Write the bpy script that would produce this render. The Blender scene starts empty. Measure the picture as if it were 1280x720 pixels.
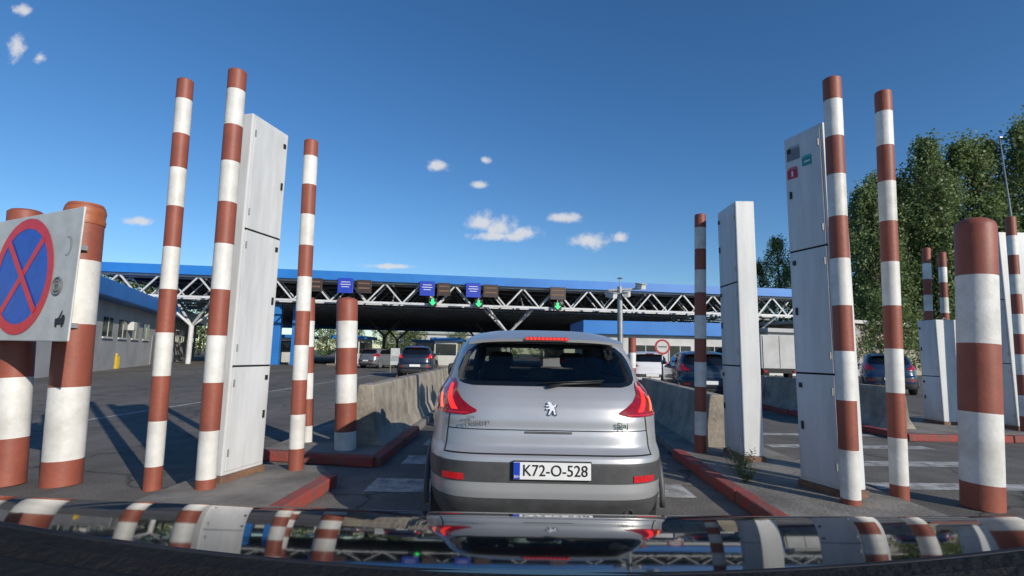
import bpy, math, random
from mathutils import Vector, Matrix
random.seed(7)
sc=bpy.context.scene
col=sc.collection
sc.view_settings.view_transform='Standard'
try: sc.view_settings.look='None'
except Exception: pass
sc.view_settings.exposure=0

# ---------------------------------------------------------------- materials
def mat(name,c,rough=.6,metal=0,var=.0,vs=3.0,bump=0,bs=40,coat=0,emit=None,es=0,c2=None,spec=None,stretch=None):
    m=bpy.data.materials.new(name); m.use_nodes=True
    nt=m.node_tree; b=nt.nodes['Principled BSDF']
    b.inputs['Base Color'].default_value=(*c,1); b.inputs['Roughness'].default_value=rough
    b.inputs['Metallic'].default_value=metal
    if coat: b.inputs['Coat Weight'].default_value=coat; b.inputs['Coat Roughness'].default_value=.03
    if spec is not None: b.inputs['Specular IOR Level'].default_value=spec
    if emit: b.inputs['Emission Color'].default_value=(*emit,1); b.inputs['Emission Strength'].default_value=es
    tc=nt.nodes.new('ShaderNodeTexCoord'); src=tc.outputs['Object']
    if stretch:
        mp=nt.nodes.new('ShaderNodeMapping'); mp.inputs['Scale'].default_value=stretch
        nt.links.new(src,mp.inputs[0]); src=mp.outputs[0]
    if var>0 or c2:
        n=nt.nodes.new('ShaderNodeTexNoise'); n.inputs['Scale'].default_value=vs; n.inputs['Detail'].default_value=8; n.inputs['Roughness'].default_value=.65
        nt.links.new(src,n.inputs['Vector'])
        r=nt.nodes.new('ShaderNodeValToRGB')
        d=c2 if c2 else tuple(x*(1-var) for x in c)
        u=c if c2 else tuple(min(1,x*(1+var*.5)) for x in c)
        r.color_ramp.elements[0].color=(*d,1); r.color_ramp.elements[0].position=.34
        r.color_ramp.elements[1].color=(*u,1); r.color_ramp.elements[1].position=.62
        nt.links.new(n.outputs['Fac'],r.inputs[0]); nt.links.new(r.outputs[0],b.inputs['Base Color'])
    if bump>0:
        n2=nt.nodes.new('ShaderNodeTexNoise'); n2.inputs['Scale'].default_value=bs; n2.inputs['Detail'].default_value=5
        nt.links.new(tc.outputs['Object'],n2.inputs['Vector'])
        bp=nt.nodes.new('ShaderNodeBump'); bp.inputs['Strength'].default_value=bump; bp.inputs['Distance'].default_value=.02
        nt.links.new(n2.outputs['Fac'],bp.inputs['Height']); nt.links.new(bp.outputs[0],b.inputs['Normal'])
    return m
M={}
M['red']=mat('pole_red_paint',(.29,.078,.046),.55,c2=(.20,.055,.035),vs=2.2,bump=.12,bs=30)
M['white']=mat('pole_white_paint',(.74,.73,.70),.5,c2=(.50,.485,.445),vs=2.4,bump=.12,bs=30)
M['cab']=mat('cabinet_white_paint',(.64,.65,.66),.4,c2=(.50,.51,.51),vs=1.3,stretch=(3,3,.5),bump=.04,bs=12)
M['cab_old']=mat('plinth_rust',(.22,.12,.07),.8,c2=(.12,.07,.05),vs=9)
M['black']=mat('black_plastic',(.015,.015,.016),.5,var=.4,vs=8)
M['conc']=mat('concrete',(.36,.32,.26),.9,c2=(.18,.16,.13),vs=2.6,bump=.6,bs=18)
M['conc2']=mat('island_concrete',(.25,.23,.20),.9,c2=(.12,.11,.095),vs=1.7,bump=.5,bs=30)
M['kerbred']=mat('kerb_red_paint',(.34,.05,.04),.8,c2=(.15,.085,.07),vs=6,bump=.5,bs=25)
M['mark']=mat('road_paint_white',(.50,.49,.46),.8,c2=(.14,.135,.125),vs=5.5,bump=.2,bs=60)
M['silver']=mat('car_paint_silver',(.43,.435,.445),.38,metal=.45,coat=.5,var=.06,vs=2)
M['darkpaint']=mat('car_paint_dark',(.012,.016,.03),.3,coat=1,var=.1)
M['bluepaint']=mat('car_paint_blue',(.012,.03,.075),.3,coat=1,var=.1)
M['greypaint']=mat('car_paint_grey',(.23,.24,.26),.35,metal=.5,coat=.5,var=.1)
M['whitepaint']=mat('car_paint_white',(.7,.7,.7),.3,coat=1,var=.05)
M['glass']=mat('car_dark_glass',(.006,.007,.009),.04,coat=.3,var=.1)
M['seat']=mat('seat_fabric_dark',(.07,.07,.075),.9,var=.4,vs=12)
M['trim']=mat('bumper_dark_plastic',(.060,.061,.064),.5,var=.3,vs=6,bump=.05,bs=200)
M['gap']=mat('panel_gap_black',(.006,.006,.006),.8,var=.1)
M['lens']=mat('tail_lens_red',(.22,.003,.005),.12,coat=.8,var=.5,vs=45,emit=(1,.005,.008),es=.05)
M['lit']=mat('brake_lamp_lit',(.7,.02,.015),.2,emit=(1,.025,.02),es=1.25,var=.1)
M['lito']=mat('lamp_lit_orange',(.8,.15,.05),.2,emit=(1,.13,.05),es=1.3,var=.1)
M['refl']=mat('reflector_red',(.45,.01,.015),.15,coat=1,var=.3,vs=60,emit=(1,.02,.02),es=.10)
M['chrome']=mat('chrome',(.75,.76,.78),.4,metal=.3,var=.05)
M['badge']=mat('badge_silver',(.13,.13,.14),.35,metal=.3,var=.1)
M['tyre']=mat('tyre_rubber',(.018,.018,.018),.8,var=.3,vs=12,bump=.2)
M['rim']=mat('wheel_rim',(.45,.45,.46),.3,metal=.8,var=.1)
M['plate']=mat('plate_white',(.74,.75,.74),.4,var=.06,vs=9)
M['plateblue']=mat('plate_blue',(.01,.05,.45),.4,var=.1)
M['ink']=mat('black_ink',(.01,.01,.012),.5,var=.1)
M['green']=mat('badge_green',(.012,.07,.03),.5,var=.1)
M['bonnet']=mat('bonnet_dark_gloss',(.007,.008,.009),.045,spec=.26,var=.3,vs=4,bump=.004,bs=12)
M['cowl']=mat('cowl_black',(.007,.007,.008),.75,var=.3,vs=10,bump=.4,bs=90,spec=.25)
M['sblue']=mat('sign_blue',(.012,.08,.48),.4,var=.18,vs=6)
M['sred']=mat('sign_red',(.66,.012,.025),.4,var=.15,vs=6)
M['dred']=mat('sign_red_faded',(.38,.03,.04),.5,var=.2,vs=6)
M['swhite']=mat('sign_plate_white',(.57,.58,.57),.45,c2=(.44,.44,.42),vs=3)
M['cblue']=mat('canopy_blue_cladding',(.022,.19,.56),.45,c2=(.018,.15,.46),vs=.35)
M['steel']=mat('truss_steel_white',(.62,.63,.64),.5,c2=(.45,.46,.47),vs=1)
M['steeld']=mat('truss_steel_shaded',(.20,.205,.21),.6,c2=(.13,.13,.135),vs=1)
M['deck']=mat('roof_deck_dark',(.035,.037,.04),.9,var=.3,vs=.3)
M['disp']=mat('display_brown',(.045,.028,.022),.4,var=.3,vs=5)
M['sgn']=mat('lane_sign_blue',(.02,.05,.42),.4,var=.15,vs=3)
M['arrow']=mat('arrow_green_lit',(.02,.6,.12),.4,emit=(.03,1,.2),es=1.4,var=.1)
M['wallg']=mat('building_wall_grey',(.40,.40,.40),.8,c2=(.30,.30,.30),vs=.6)
M['wallw']=mat('building_wall_white',(.58,.58,.56),.8,c2=(.44,.44,.42),vs=.6)
M['wallb']=mat('building_wall_beige',(.34,.31,.26),.85,c2=(.25,.23,.19),vs=.7)
M['win']=mat('building_window',(.02,.025,.03),.1,var=.4,vs=.5)
M['teal']=mat('logo_teal',(.01,.25,.26),.5,var=.1); M['lgrey']=mat('logo_grey',(.16,.17,.18),.5,var=.2,vs=8); M['lgrey2']=mat('logo_light_grey',(.34,.35,.36),.5,var=.1); M['lred']=mat('logo_red',(.45,.01,.05),.5,var=.1)
M['teal2']=mat('logo_teal_light',(.05,.4,.4),.5,var=.1); M['pink']=mat('logo_pink',(.55,.12,.18),.5,var=.1)
M['bark']=mat('tree_bark',(.10,.08,.055),.9,var=.5,vs=4,bump=.5)
M['yellow']=mat('yellow_paint',(.6,.4,.03),.5,var=.2)
M['grey']=mat('galvanised_steel',(.33,.34,.35),.45,metal=.4,c2=(.24,.245,.25),vs=6)
M['orange']=mat('pole_cap_orange',(.38,.12,.05),.5,c2=(.29,.08,.03),vs=5)
def tint():
    m=bpy.data.materials.new('car_window_glass'); m.use_nodes=True; nt=m.node_tree
    for n in list(nt.nodes):
        if n.type!='OUTPUT_MATERIAL': nt.nodes.remove(n)
    t=nt.nodes.new('ShaderNodeBsdfTransparent'); t.inputs[0].default_value=(.62,.65,.65,1)
    g=nt.nodes.new('ShaderNodeBsdfGlossy'); g.inputs['Roughness'].default_value=.03; g.inputs[0].default_value=(.9,.9,.9,1)
    f=nt.nodes.new('ShaderNodeFresnel'); f.inputs[0].default_value=1.5; mx=nt.nodes.new('ShaderNodeMixShader')
    nt.links.new(f.outputs[0],mx.inputs[0]); nt.links.new(t.outputs[0],mx.inputs[1]); nt.links.new(g.outputs[0],mx.inputs[2]); nt.links.new(mx.outputs[0],nt.nodes['Material Output'].inputs[0]); return m
M['tint']=tint()
def leafmat(name,a,b_):
    m=bpy.data.materials.new(name); m.use_nodes=True; nt=m.node_tree; b=nt.nodes['Principled BSDF']
    g=nt.nodes.new('ShaderNodeNewGeometry'); r=nt.nodes.new('ShaderNodeValToRGB')
    r.color_ramp.elements[0].color=(*a,1); r.color_ramp.elements[1].color=(*b_,1)
    nt.links.new(g.outputs['Random Per Island'],r.inputs[0]); nt.links.new(r.outputs[0],b.inputs['Base Color'])
    b.inputs['Roughness'].default_value=.5
    t=nt.nodes.new('ShaderNodeBsdfTranslucent'); nt.links.new(r.outputs[0],t.inputs[0])
    mx=nt.nodes.new('ShaderNodeMixShader'); mx.inputs[0].default_value=.4
    nt.links.new(b.outputs[0],mx.inputs[1]); nt.links.new(t.outputs[0],mx.inputs[2])
    nt.links.new(mx.outputs[0],nt.nodes['Material Output'].inputs[0]); return m
M['leaf']=leafmat('leaves_green',(.10,.155,.055),(.24,.31,.125))
M['grass']=leafmat('weed_green',(.08,.11,.03),(.2,.22,.08))
def asphalt():
    m=bpy.data.materials.new('asphalt'); m.use_nodes=True; nt=m.node_tree; b=nt.nodes['Principled BSDF']
    tc=nt.nodes.new('ShaderNodeTexCoord')
    def noise(s,d,scale=None):
        n=nt.nodes.new('ShaderNodeTexNoise'); n.inputs['Scale'].default_value=s; n.inputs['Detail'].default_value=d
        v=tc.outputs['Object']
        if scale:
            mp=nt.nodes.new('ShaderNodeMapping'); mp.inputs['Scale'].default_value=scale; nt.links.new(v,mp.inputs[0]); v=mp.outputs[0]
        nt.links.new(v,n.inputs['Vector']); return n
    n1=noise(.35,6,(1.6,.35,1)); n2=noise(55,3); n3=noise(2.5,8)
    r1=nt.nodes.new('ShaderNodeValToRGB'); r1.color_ramp.elements[0].position=.3; r1.color_ramp.elements[1].position=.7
    r1.color_ramp.elements[0].color=(.105,.098,.088,1); r1.color_ramp.elements[1].color=(.18,.165,.145,1)
    nt.links.new(n1.outputs['Fac'],r1.inputs[0])
    def mul(a,fac,lo,hi):
        mr=nt.nodes.new('ShaderNodeMapRange'); mr.inputs[1].default_value=.3; mr.inputs[2].default_value=.7; mr.inputs[3].default_value=lo; mr.inputs[4].default_value=hi
        nt.links.new(fac,mr.inputs[0])
        vm=nt.nodes.new('ShaderNodeVectorMath'); vm.operation='SCALE'; nt.links.new(a,vm.inputs[0]); nt.links.new(mr.outputs[0],vm.inputs['Scale']); return vm.outputs[0]
    c=mul(r1.outputs[0],n2.outputs['Fac'],.65,1.35); c=mul(c,n3.outputs['Fac'],.8,1.15)
    vo=nt.nodes.new('ShaderNodeTexVoronoi'); vo.feature='DISTANCE_TO_EDGE'; vo.inputs['Scale'].default_value=.28
    dn=noise(1.2,5); av=nt.nodes.new('ShaderNodeVectorMath'); av.operation='ADD'; nt.links.new(tc.outputs['Object'],av.inputs[0]); nt.links.new(dn.outputs['Color'],av.inputs[1]); nt.links.new(av.outputs[0],vo.inputs['Vector'])
    mr=nt.nodes.new('ShaderNodeMapRange'); mr.inputs[1].default_value=.0; mr.inputs[2].default_value=.012; mr.inputs[3].default_value=.45; mr.inputs[4].default_value=1; nt.links.new(vo.outputs['Distance'],mr.inputs[0])
    vm=nt.nodes.new('ShaderNodeVectorMath'); vm.operation='SCALE'; nt.links.new(c,vm.inputs[0]); nt.links.new(mr.outputs[0],vm.inputs['Scale']); c=vm.outputs[0]
    nt.links.new(c,b.inputs['Base Color']); b.inputs['Roughness'].default_value=.9; b.inputs['Specular IOR Level'].default_value=.25
    bp=nt.nodes.new('ShaderNodeBump'); bp.inputs['Strength'].default_value=.35; bp.inputs['Distance'].default_value=.01
    nt.links.new(n2.outputs['Fac'],bp.inputs['Height']); nt.links.new(bp.outputs[0],b.inputs['Normal'])
    return m
M['asphalt']=asphalt()

# ---------------------------------------------------------------- mesh builder
class MB:
    def __init__(s): s.v=[];s.f=[];s.m=[];s.p=[]
    def add(s,vs,fs,mi=0):
        o=len(s.v); s.p.append((o,len(s.f))); s.v+= [tuple(v) for v in vs]
        for f in fs: s.f.append([o+i for i in f]); s.m.append(mi)
    def box(s,x0,x1,y0,y1,z0,z1,mi=0):
        s.add([(x0,y0,z0),(x1,y0,z0),(x1,y1,z0),(x0,y1,z0),(x0,y0,z1),(x1,y0,z1),(x1,y1,z1),(x0,y1,z1)],
              [(0,3,2,1),(4,5,6,7),(0,1,5,4),(1,2,6,5),(2,3,7,6),(3,0,4,7)],mi)
    def beam(s,p,q,w,h=None,mi=0):
        h=h or w; p=Vector(p);q=Vector(q);d=(q-p).normalized()
        up=Vector((0,0,1)) if abs(d.z)<.95 else Vector((0,1,0))
        a=d.cross(up).normalized()*w/2; b=a.cross(d).normalized()*h/2
        vs=[p-a-b,p+a-b,p+a+b,p-a+b,q-a-b,q+a-b,q+a+b,q-a+b]
        s.add(vs,[(0,1,2,3),(7,6,5,4),(0,4,5,1),(1,5,6,2),(2,6,7,3),(3,7,4,0)],mi)
    def tube(s,pts,rs,n=16,mis=None,cap=True):
        pts=[Vector(p) for p in pts]; o=len(s.v); s.p.append((o,len(s.f)))
        for i,p in enumerate(pts):
            d=(pts[min(i+1,len(pts)-1)]-pts[max(i-1,0)]).normalized()
            up=Vector((0,1,0)) if abs(d.y)<.9 else Vector((1,0,0))
            a=d.cross(up).normalized(); b=a.cross(d).normalized()
            for k in range(n):
                t=2*math.pi*k/n; s.v.append(tuple(p+(a*math.cos(t)+b*math.sin(t))*rs[i]))
        for i in range(len(pts)-1):
            mi=mis[i] if mis else 0
            for k in range(n):
                s.f.append([o+i*n+k,o+i*n+(k+1)%n,o+(i+1)*n+(k+1)%n,o+(i+1)*n+k]); s.m.append(mi)
        if cap:
            s.f.append([o+k for k in range(n)][::-1]); s.m.append(mis[0] if mis else 0)
            s.f.append([o+(len(pts)-1)*n+k for k in range(n)]); s.m.append(mis[-1] if mis else 0)
    def split(s,name,mats,parent=None,**kw):
        out=[]; P=s.p+[(len(s.v),len(s.f))]
        for (v0,f0),(v1,f1) in zip(P[:-1],P[1:]):
            b=MB(); b.v=s.v[v0:v1]; b.f=[[i-v0 for i in f] for f in s.f[f0:f1]]; b.m=s.m[f0:f1]; out.append(b.obj(name,mats,parent,**kw))
        return out
    def obj(s,name,mats,parent=None,smooth=False,bevel=0,loc=None,rot=None,autos=None):
        me=bpy.data.meshes.new(name); me.from_pydata(s.v,[],s.f); 
        for m in mats: me.materials.append(M[m] if isinstance(m,str) else m)
        for p,mi in zip(me.polygons,s.m): p.material_index=mi; p.use_smooth=smooth
        me.update(); 
        o=bpy.data.objects.new(name,me); col.objects.link(o)
        if smooth and autos:
            try: me.set_sharp_from_angle(angle=math.radians(autos))
            except Exception: pass
        if bevel:
            b=o.modifiers.new('bevel','BEVEL'); b.width=bevel; b.segments=2; b.limit_method='ANGLE'
        if parent: o.parent=parent
        if loc: o.location=loc
        if rot: o.rotation_euler=rot
        return o
def thing(name,label,cat,loc=(0,0,0),rotz=0,group=None):
    e=bpy.data.objects.new(name,None); e.empty_display_size=.2; col.objects.link(e)
    e.location=loc; e.rotation_euler=(0,0,rotz); tag(e,label,cat,group); return e
def tag(e,label,cat,group=None):
    e['label']=label; e['category']=cat
    if group: e['group']=group
def struct(o): o['kind']='structure'; return o
def text(body,size,m,name,parent,loc,rot=(math.pi/2,0,0),bold=0,sx=1):
    cu=bpy.data.curves.new('t','FONT'); cu.body=body; cu.size=size; cu.align_x='CENTER'; cu.align_y='CENTER'; cu.extrude=.001; cu.offset=bold
    cu.resolution_u=4
    t=bpy.data.objects.new('t',cu); col.objects.link(t)
    bpy.context.view_layer.update()
    me=bpy.data.meshes.new_from_object(t.evaluated_get(bpy.context.evaluated_depsgraph_get()))
    bpy.data.objects.remove(t)
    me.materials.clear(); me.materials.append(M[m]); 
    o=bpy.data.objects.new(name,me); col.objects.link(o); o.parent=parent; o.location=loc; o.rotation_euler=rot; o.scale=(sx,1,1)
    return o
def copytree(root,loc,rotz=None,label=None):
    n=root.copy(); col.objects.link(n); n.location=loc
    if rotz is not None: n.rotation_euler=(0,0,rotz)
    if label: n['label']=label
    def rec(a,b):
        for c in list(a.children):
            d=c.copy(); col.objects.link(d); d.parent=b; rec(c,d)
    rec(root,n); return n

# ---------------------------------------------------------------- ground & markings
g=MB(); g.add([(-3000,-3000,0),(3000,-3000,0),(3000,3000,0),(-3000,3000,0)],[(0,1,2,3)]); struct(g.obj('ground',['asphalt']))
def marking(pts,z=.004):
    m=MB(); m.add([(x,y,z) for x,y in pts],[tuple(range(len(pts)))]); return struct(m.obj('road_marking',['mark']))
for y0,y1,x0,x1 in [(5.35,5.9,-1.45,1.9),(6.65,7.2,-1.35,2.0),(7.95,8.5,-1.3,2.0),(9.25,9.8,-1.2,2.1)]:
    marking([(x0,y0),(x1,y0),(x1,y1),(x0,y1)])
for y0,y1,x0,x1 in [(5.85,6.15,4.1,7.0),(7.05,7.4,4.0,6.6),(8.4,8.7,4.2,6.9),(9.7,9.95,4.3,6.9)]:
    marking([(x0,y0),(x1,y0+.1),(x1,y1+.1),(x0,y1)])
marking([(-8.0,9),(-7.88,9),(-7.88,34),(-8.0,34)])
def island(name,poly,kerb_edges,h=.11,kw=.14):
    m=MB(); n=len(poly)
    m.add([(x,y,0) for x,y in poly]+[(x,y,h) for x,y in poly],[tuple(range(n,2*n))]+[(i,(i+1)%n,n+(i+1)%n,n+i) for i in range(n)],0)
    struct(m.obj(name,['conc2'],bevel=.015))
    k=MB()
    for i in kerb_edges:
        a=Vector((*poly[i],0)); b=Vector((*poly[(i+1)%n],0)); d=(b-a).normalized()
        L=(b-a).length; c=max(1,int(L/.9))
        for j in range(c):
            p=a+d*(L*j/c+.006); q=a+d*(L*(j+1)/c-.006)
            o1=random.uniform(-.006,.006)
            k.beam((p.x+o1,p.y,h/2+.008+o1),(q.x+o1,q.y,h/2+.008+o1),kw,h+.012,0)
    struct(k.obj('kerb',['kerbred'],bevel=.014))
island('traffic_island',[(-3.15,3.0),(-1.98,3.0),(-1.84,5.55),(-2.1,5.98),(-3.15,5.98)],[1])
island('traffic_island',[(-3.2,6.75),(-1.62,6.45),(-1.6,9.0),(-1.75,40),(-2.6,40),(-3.2,9)],[0,1])
island('traffic_island',[(2.2,3.0),(3.75,3.0),(3.75,8.4),(3.5,13.5),(2.9,13.5),(2.36,7.4)],[5,2])
island('traffic_island',[(7.1,9.4),(9.9,9.4),(9.9,13),(8.2,18),(7.1,18)],[0,4,3])

# ---------------------------------------------------------------- poles
def pole(name,base,top,r,ys,label,cat='bollard',group=None,n=28,dome=.15):
    b=Vector((base[0],base[1],0)); t=Vector(top)-b; yb,yt=ys[-1],ys[0]
    L=t.length; d=t.normalized()
    pts=[];rs=[];mi=[]
    seq=ys[::-1]; nseg=len(ys)-1
    for i,y in enumerate(seq):
        s=(yb-y)/(yb-yt)*L
        pts.append(d*s); rs.append(r*(1+random.uniform(-.012,.012)))
        if i<nseg: mi.append((nseg-1-i)%2)
    pts[-1]=d*(L-r*dome)
    for a in (25,50,70,86):
        a=math.radians(a); pts.append(d*(L-r*dome+r*dome*math.sin(a))); rs.append(r*(math.cos(a) if dome>.2 else max(.05,.97-.1*a if a<1.3 else .05))); mi.append(0)
    m=MB(); m.tube(pts,rs,n,mi); o=m.obj(name,['red','white'],None,smooth=True,autos=40,loc=(base[0],base[1],0)); tag(o,label,cat,group)
    return o
G1='tall striped poles along the lanes'
pole('striped_pole',(-3.51,5.27),(-3.61,5.27,4.29),.080,[100,128,175,220,270,322,375,428,480,533,585,612],'tall red and white striped pole standing on the asphalt','pole',G1)
pole('striped_pole',(-2.80,4.94),(-2.86,4.94,4.22),.086,[90,118,166,214,267,320,377,433,489,545,600,625],'tall red and white striped pole in front of white cabinet','pole',G1)
pole('striped_pole',(-2.30,5.75),(-2.39,5.75,3.83),.078,[176,198,236,275,315,355,398,440,482,523,563,600],'thin red and white striped pole beside a white cabinet','pole',G1)
pole('striped_pole',(3.12,4.86),(3.19,4.86,4.22),.082,[100,131,180,230,284,337,395,450,508,565,620,640],'tall red and white striped pole before the cabinet with logo','pole',G1)
pole('striped_pole',(3.78,5.15),(3.92,5.15,4.25),.078,[115,144,190,238,290,342,397,450,503,556,610,637],'tall red and white striped pole beside a thick bollard','pole',G1)
pole('striped_pole',(2.64,7.28),(2.73,7.28,3.47),.080,[268,286,314,341,370,399,428,457,487,517,545,575],'slim red and white striped pole beside narrow white cabinet','pole',G1)
G2='thick striped bollards at the lanes'
pole('striped_bollard',(-5.02,5.35),(-5.22,5.35,2.81),.15,[262,330,405,478,552,608],'thick red and white bollard behind a no stopping sign',group=G2,n=40)
b2=pole('striped_bollard',(-4.52,5.40),(-4.63,5.40,2.90),.172,[255,330,412,490,578,608],'thick red and white bollard with ringed orange cap',group=G2,n=40)
k=MB(); k.tube([(-.102,0,2.68),(-.103,0,2.72),(-.104,0,2.74),(-.105,0,2.78),(-.107,0,2.81),(-.108,0,2.85),(-.11,0,2.905),(-.11,0,2.93)],[.180,.186,.178,.178,.186,.180,.155,.03],40); k.obj('cap',['orange'],b2,smooth=True,autos=50)
pole('striped_bollard',(-2.15,6.97),(-2.25,6.97,2.12),.138,[372,403,437,470,505,540,572],'red and white bollard at the end of concrete barrier',group=G2,n=36,dome=.4)
pole('striped_bollard',(-2.85,7.46),(-2.96,7.46,2.15),.078,[372,402,435,468,500,533,562],'slim red and white bollard behind a thicker one',group=G2)
pole('striped_bollard',(4.62,5.2),(4.82,5.2,2.90),.172,[272,350,437,522,607,637],'thick red and white bollard with domed top',group=G2,n=44,dome=.6)
st=[i*20 for i in range(12)]
pole('striped_pole',(9.25,11.47),(9.45,11.47,3.98),.08,st,'distant red and white striped pole beside low cabinet','pole',G1)
pole('striped_pole',(10.1,12.0),(10.25,12.0,4.0),.08,st,'distant red and white striped pole behind low cabinet','pole',G1)
pole('striped_pole',(9.95,10.1),(10.08,10.1,4.35),.085,st,'red and white striped pole in front of white cabinets','pole',G1)
pole('striped_pole',(2.95,12.6),(2.97,12.6,1.85),.09,st[:6],'short red and white post beyond the concrete barrier','pole',G1)

# ---------------------------------------------------------------- cabinets
def cabinet(label,loc,rot,w,l,h,seams,side,logo=False):
    e=thing('utility_cabinet',label,'cabinet',loc=loc,rotz=rot,group='white utility cabinets')
    x0,x1=(0,w) if side>0 else (-w,0)
    m=MB(); m.box(x0,x1,0,l,.17,h); m.obj('housing',['cab'],e,bevel=.012)
    m=MB(); m.box(x0-.02,x1+.02,-.02,l+.02,0,.17); m.obj('plinth',['cab_old'],e,bevel=.01)
    m=MB(); xc=(x0+x1)/2
    m.tube([(xc+.03*math.cos(a),l*.3,h+.02+.03*math.sin(a)) for a in [math.pi*2*i/12 for i in range(13)]],[.007]*13,6); m.obj('lifting_eye',['grey'],e,smooth=True)
    if side>0: xa,xb=-.012,0.0
    else: xa,xb=0.0,.012
    m=MB()
    for a in seams: m.box(xa*.3-.001 if side>0 else .001,-.001 if side>0 else xb*.3+.001,.02,l-.02,a-.010,a+.010)
    if seams: m.split('seam',['gap'],e)
    zs=[.2]+seams+[h-.04]
    for a,b in zip(zs[:-1],zs[1:]):
        m=MB(); m.box(xa,xb,.03,l-.03,a+.009,b-.009); d=m.obj('door',['cab'],e,bevel=.005)
        m=MB(); xf=(xa-.014,xa-.001) if side>0 else (xb+.001,xb+.014)
        m.box(xf[0],xf[1],l-.09,l-.065,(a+b)/2-.04,(a+b)/2+.04)
        m.box(xf[0],xf[1],l-.095,l-.06,b-.15,b-.10)
        m.split('handle',['black'],d,bevel=.003)
        m=MB(); 
        for zz in (a+.15,b-.2):
            m.tube([(xf[0],.045,zz),(xf[0],.045,zz+.07)],[.010,.010],8)
        m.split('hinge',['grey'],d,smooth=True,autos=30)
    if logo:
        x=-.0145
        for cy,cz,s,m1,m2 in [(.37,h-.20,.085,'lgrey','lgrey2'),(.39,h-.42,.068,'lred','pink'),(.20,h-.34,.060,'teal','teal2')]:
            m=MB(); m.add([(x,cy-s,cz-s),(x,cy+s,cz-s*.9),(x,cy+s,cz+s*.6),(x,cy-s,cz+s*.5)],[(0,1,2,3)],0)
            m.add([(x,cy-s,cz+s*.52),(x,cy+s,cz+s*.62),(x,cy+s*.6,cz+s*1.0),(x,cy-s*.9,cz+s*.9)],[(0,1,2,3)],1); m.obj('logo_cube',[m1,m2],e)
        m=MB(); m.box(x-.002,x-.001,.38,.40,h-.46,h-.40); m.box(x-.002,x-.001,.16,.23,h-.36,h-.345); m.split('logo_line',['plate'],e)
    return e
cabinet('tall white metal cabinet with three doors beside striped pole',(-2.76,5.12,.0),-math.radians(13),.27,.58,3.86,[1.22,2.62],-1)
cabinet('narrow tall white metal cabinet on the concrete island',(2.98,6.68,.0),-math.radians(1),.25,.62,3.5,[1.3,2.4],1)
cabinet('tall white cabinet carrying a logo of coloured cubes',(3.17,5.02,.0),math.radians(17),.27,.50,3.84,[1.26,2.55],1,logo=True)
cabinet('low wide white cabinet beside distant striped pole',(9.05,10.9,.0),0,.62,.5,2.3,[1.1],1)
cabinet('tall white cabinet behind striped pole at far lane',(10.05,10.35,.0),0,.7,.5,4.1,[1.4,2.7],1)

# ---------------------------------------------------------------- no stopping sign
ph=math.radians(25)
sg=thing('no_stopping_sign','white plate with blue round no stopping sign and red cross','sign',loc=(-3.66,4.32,.21),rotz=math.pi-ph); sg.scale=(.85,.85,.85)
m=MB(); m.box(.12,2.25,-.02,0,1.43,2.82); m.obj('plate',['swhite'],sg,bevel=.012)
m=MB(); m.box(1.3,1.38,-.62,-.022,1.6,1.66); m.box(1.3,1.38,-.62,-.022,2.55,2.61); m.box(1.9,1.97,-.30,-.022,1.6,1.66); m.box(1.9,1.97,-.30,-.022,2.55,2.61); m.split('bracket',['grey'],sg)
cx,cz=1.2,2.14
def disc(r0,r1,y,mt,nm,n=64):
    m=MB(); vs=[];fs=[]
    for i in range(n):
        a=2*math.pi*i/n; vs+= [(cx+r1*math.cos(a),y,cz+r1*math.sin(a)),(cx+r0*math.cos(a),y,cz+r0*math.sin(a))]
    for i in range(n):
        j=(i+1)%n; fs.append((2*i,2*j,2*j+1,2*i+1))
    m.add(vs,fs); return m.obj(nm,[mt],sg)
m=MB(); m.add([(cx+.55*math.cos(2*math.pi*i/64),.004,cz+.55*math.sin(2*math.pi*i/64)) for i in range(64)],[tuple(range(64))]); m.obj('blue_disc',['sblue'],sg)
disc(.53,.645,.007,'sred','red_ring')
m=MB(); 
for s in (1,-1):
    d=Vector((math.cos(math.radians(47*s)),0,math.sin(math.radians(47*s)))); p=Vector((cx,.009+.002*s,cz)); nrm=Vector((-d.z,0,d.x))*.04
    m.add([p-d*.54-nrm,p+d*.54-nrm,p+d*.54+nrm,p-d*.54+nrm],[(0,1,2,3)])
m.obj('red_cross',['sred'],sg)
x,z,r=.44,2.0,.09
m=MB()
for rr in (r,r*.6): 
    m.tube([(x+rr*math.cos(2*math.pi*i/24),.006,z+rr*math.sin(2*math.pi*i/24)) for i in range(25)],[.011]*25,4)
for i in range(6):
    a=math.pi*i/6; m.beam((x-r*.6*math.cos(a),.006,z-r*.6*math.sin(a)),(x+r*.6*math.cos(a),.006,z+r*.6*math.sin(a)),.008)
m.obj('round_sticker',['lgrey'],sg)
m=MB(); A0,A1=-110,110
vs=[(.34-.085*math.cos(math.radians(t)),.004,2.42+.105*math.sin(math.radians(t))) for t in range(A0,A1+1,20)]+[(.34-.045*math.cos(math.radians(t)),.004,2.42+.088*math.sin(math.radians(t))) for t in range(A1,A0-1,-20)]
n=len(vs)//2; m.add(vs,[(i,i+1,2*n-2-i,2*n-1-i) for i in range(n-1)]); m.obj('crescent_mark',['lgrey2'],sg)
m=MB(); T=[(.12,1.60),(.30,1.60),(.30,1.66),(.24,1.67),(.18,1.75),(.17,1.73),(.20,1.67),(.19,1.66),(.17,1.70),(.13,1.70),(.11,1.66)]
m.add([(a+.10,.004,b) for a,b in T],[tuple(range(len(T)))]); 
for wx in (.255,.37): m.add([(wx+.022*math.cos(2*math.pi*i/14),.005,1.595+.022*math.sin(2*math.pi*i/14)) for i in range(14)],[tuple(range(14))])
m.obj('tow_pictogram',['ink'],sg)

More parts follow.
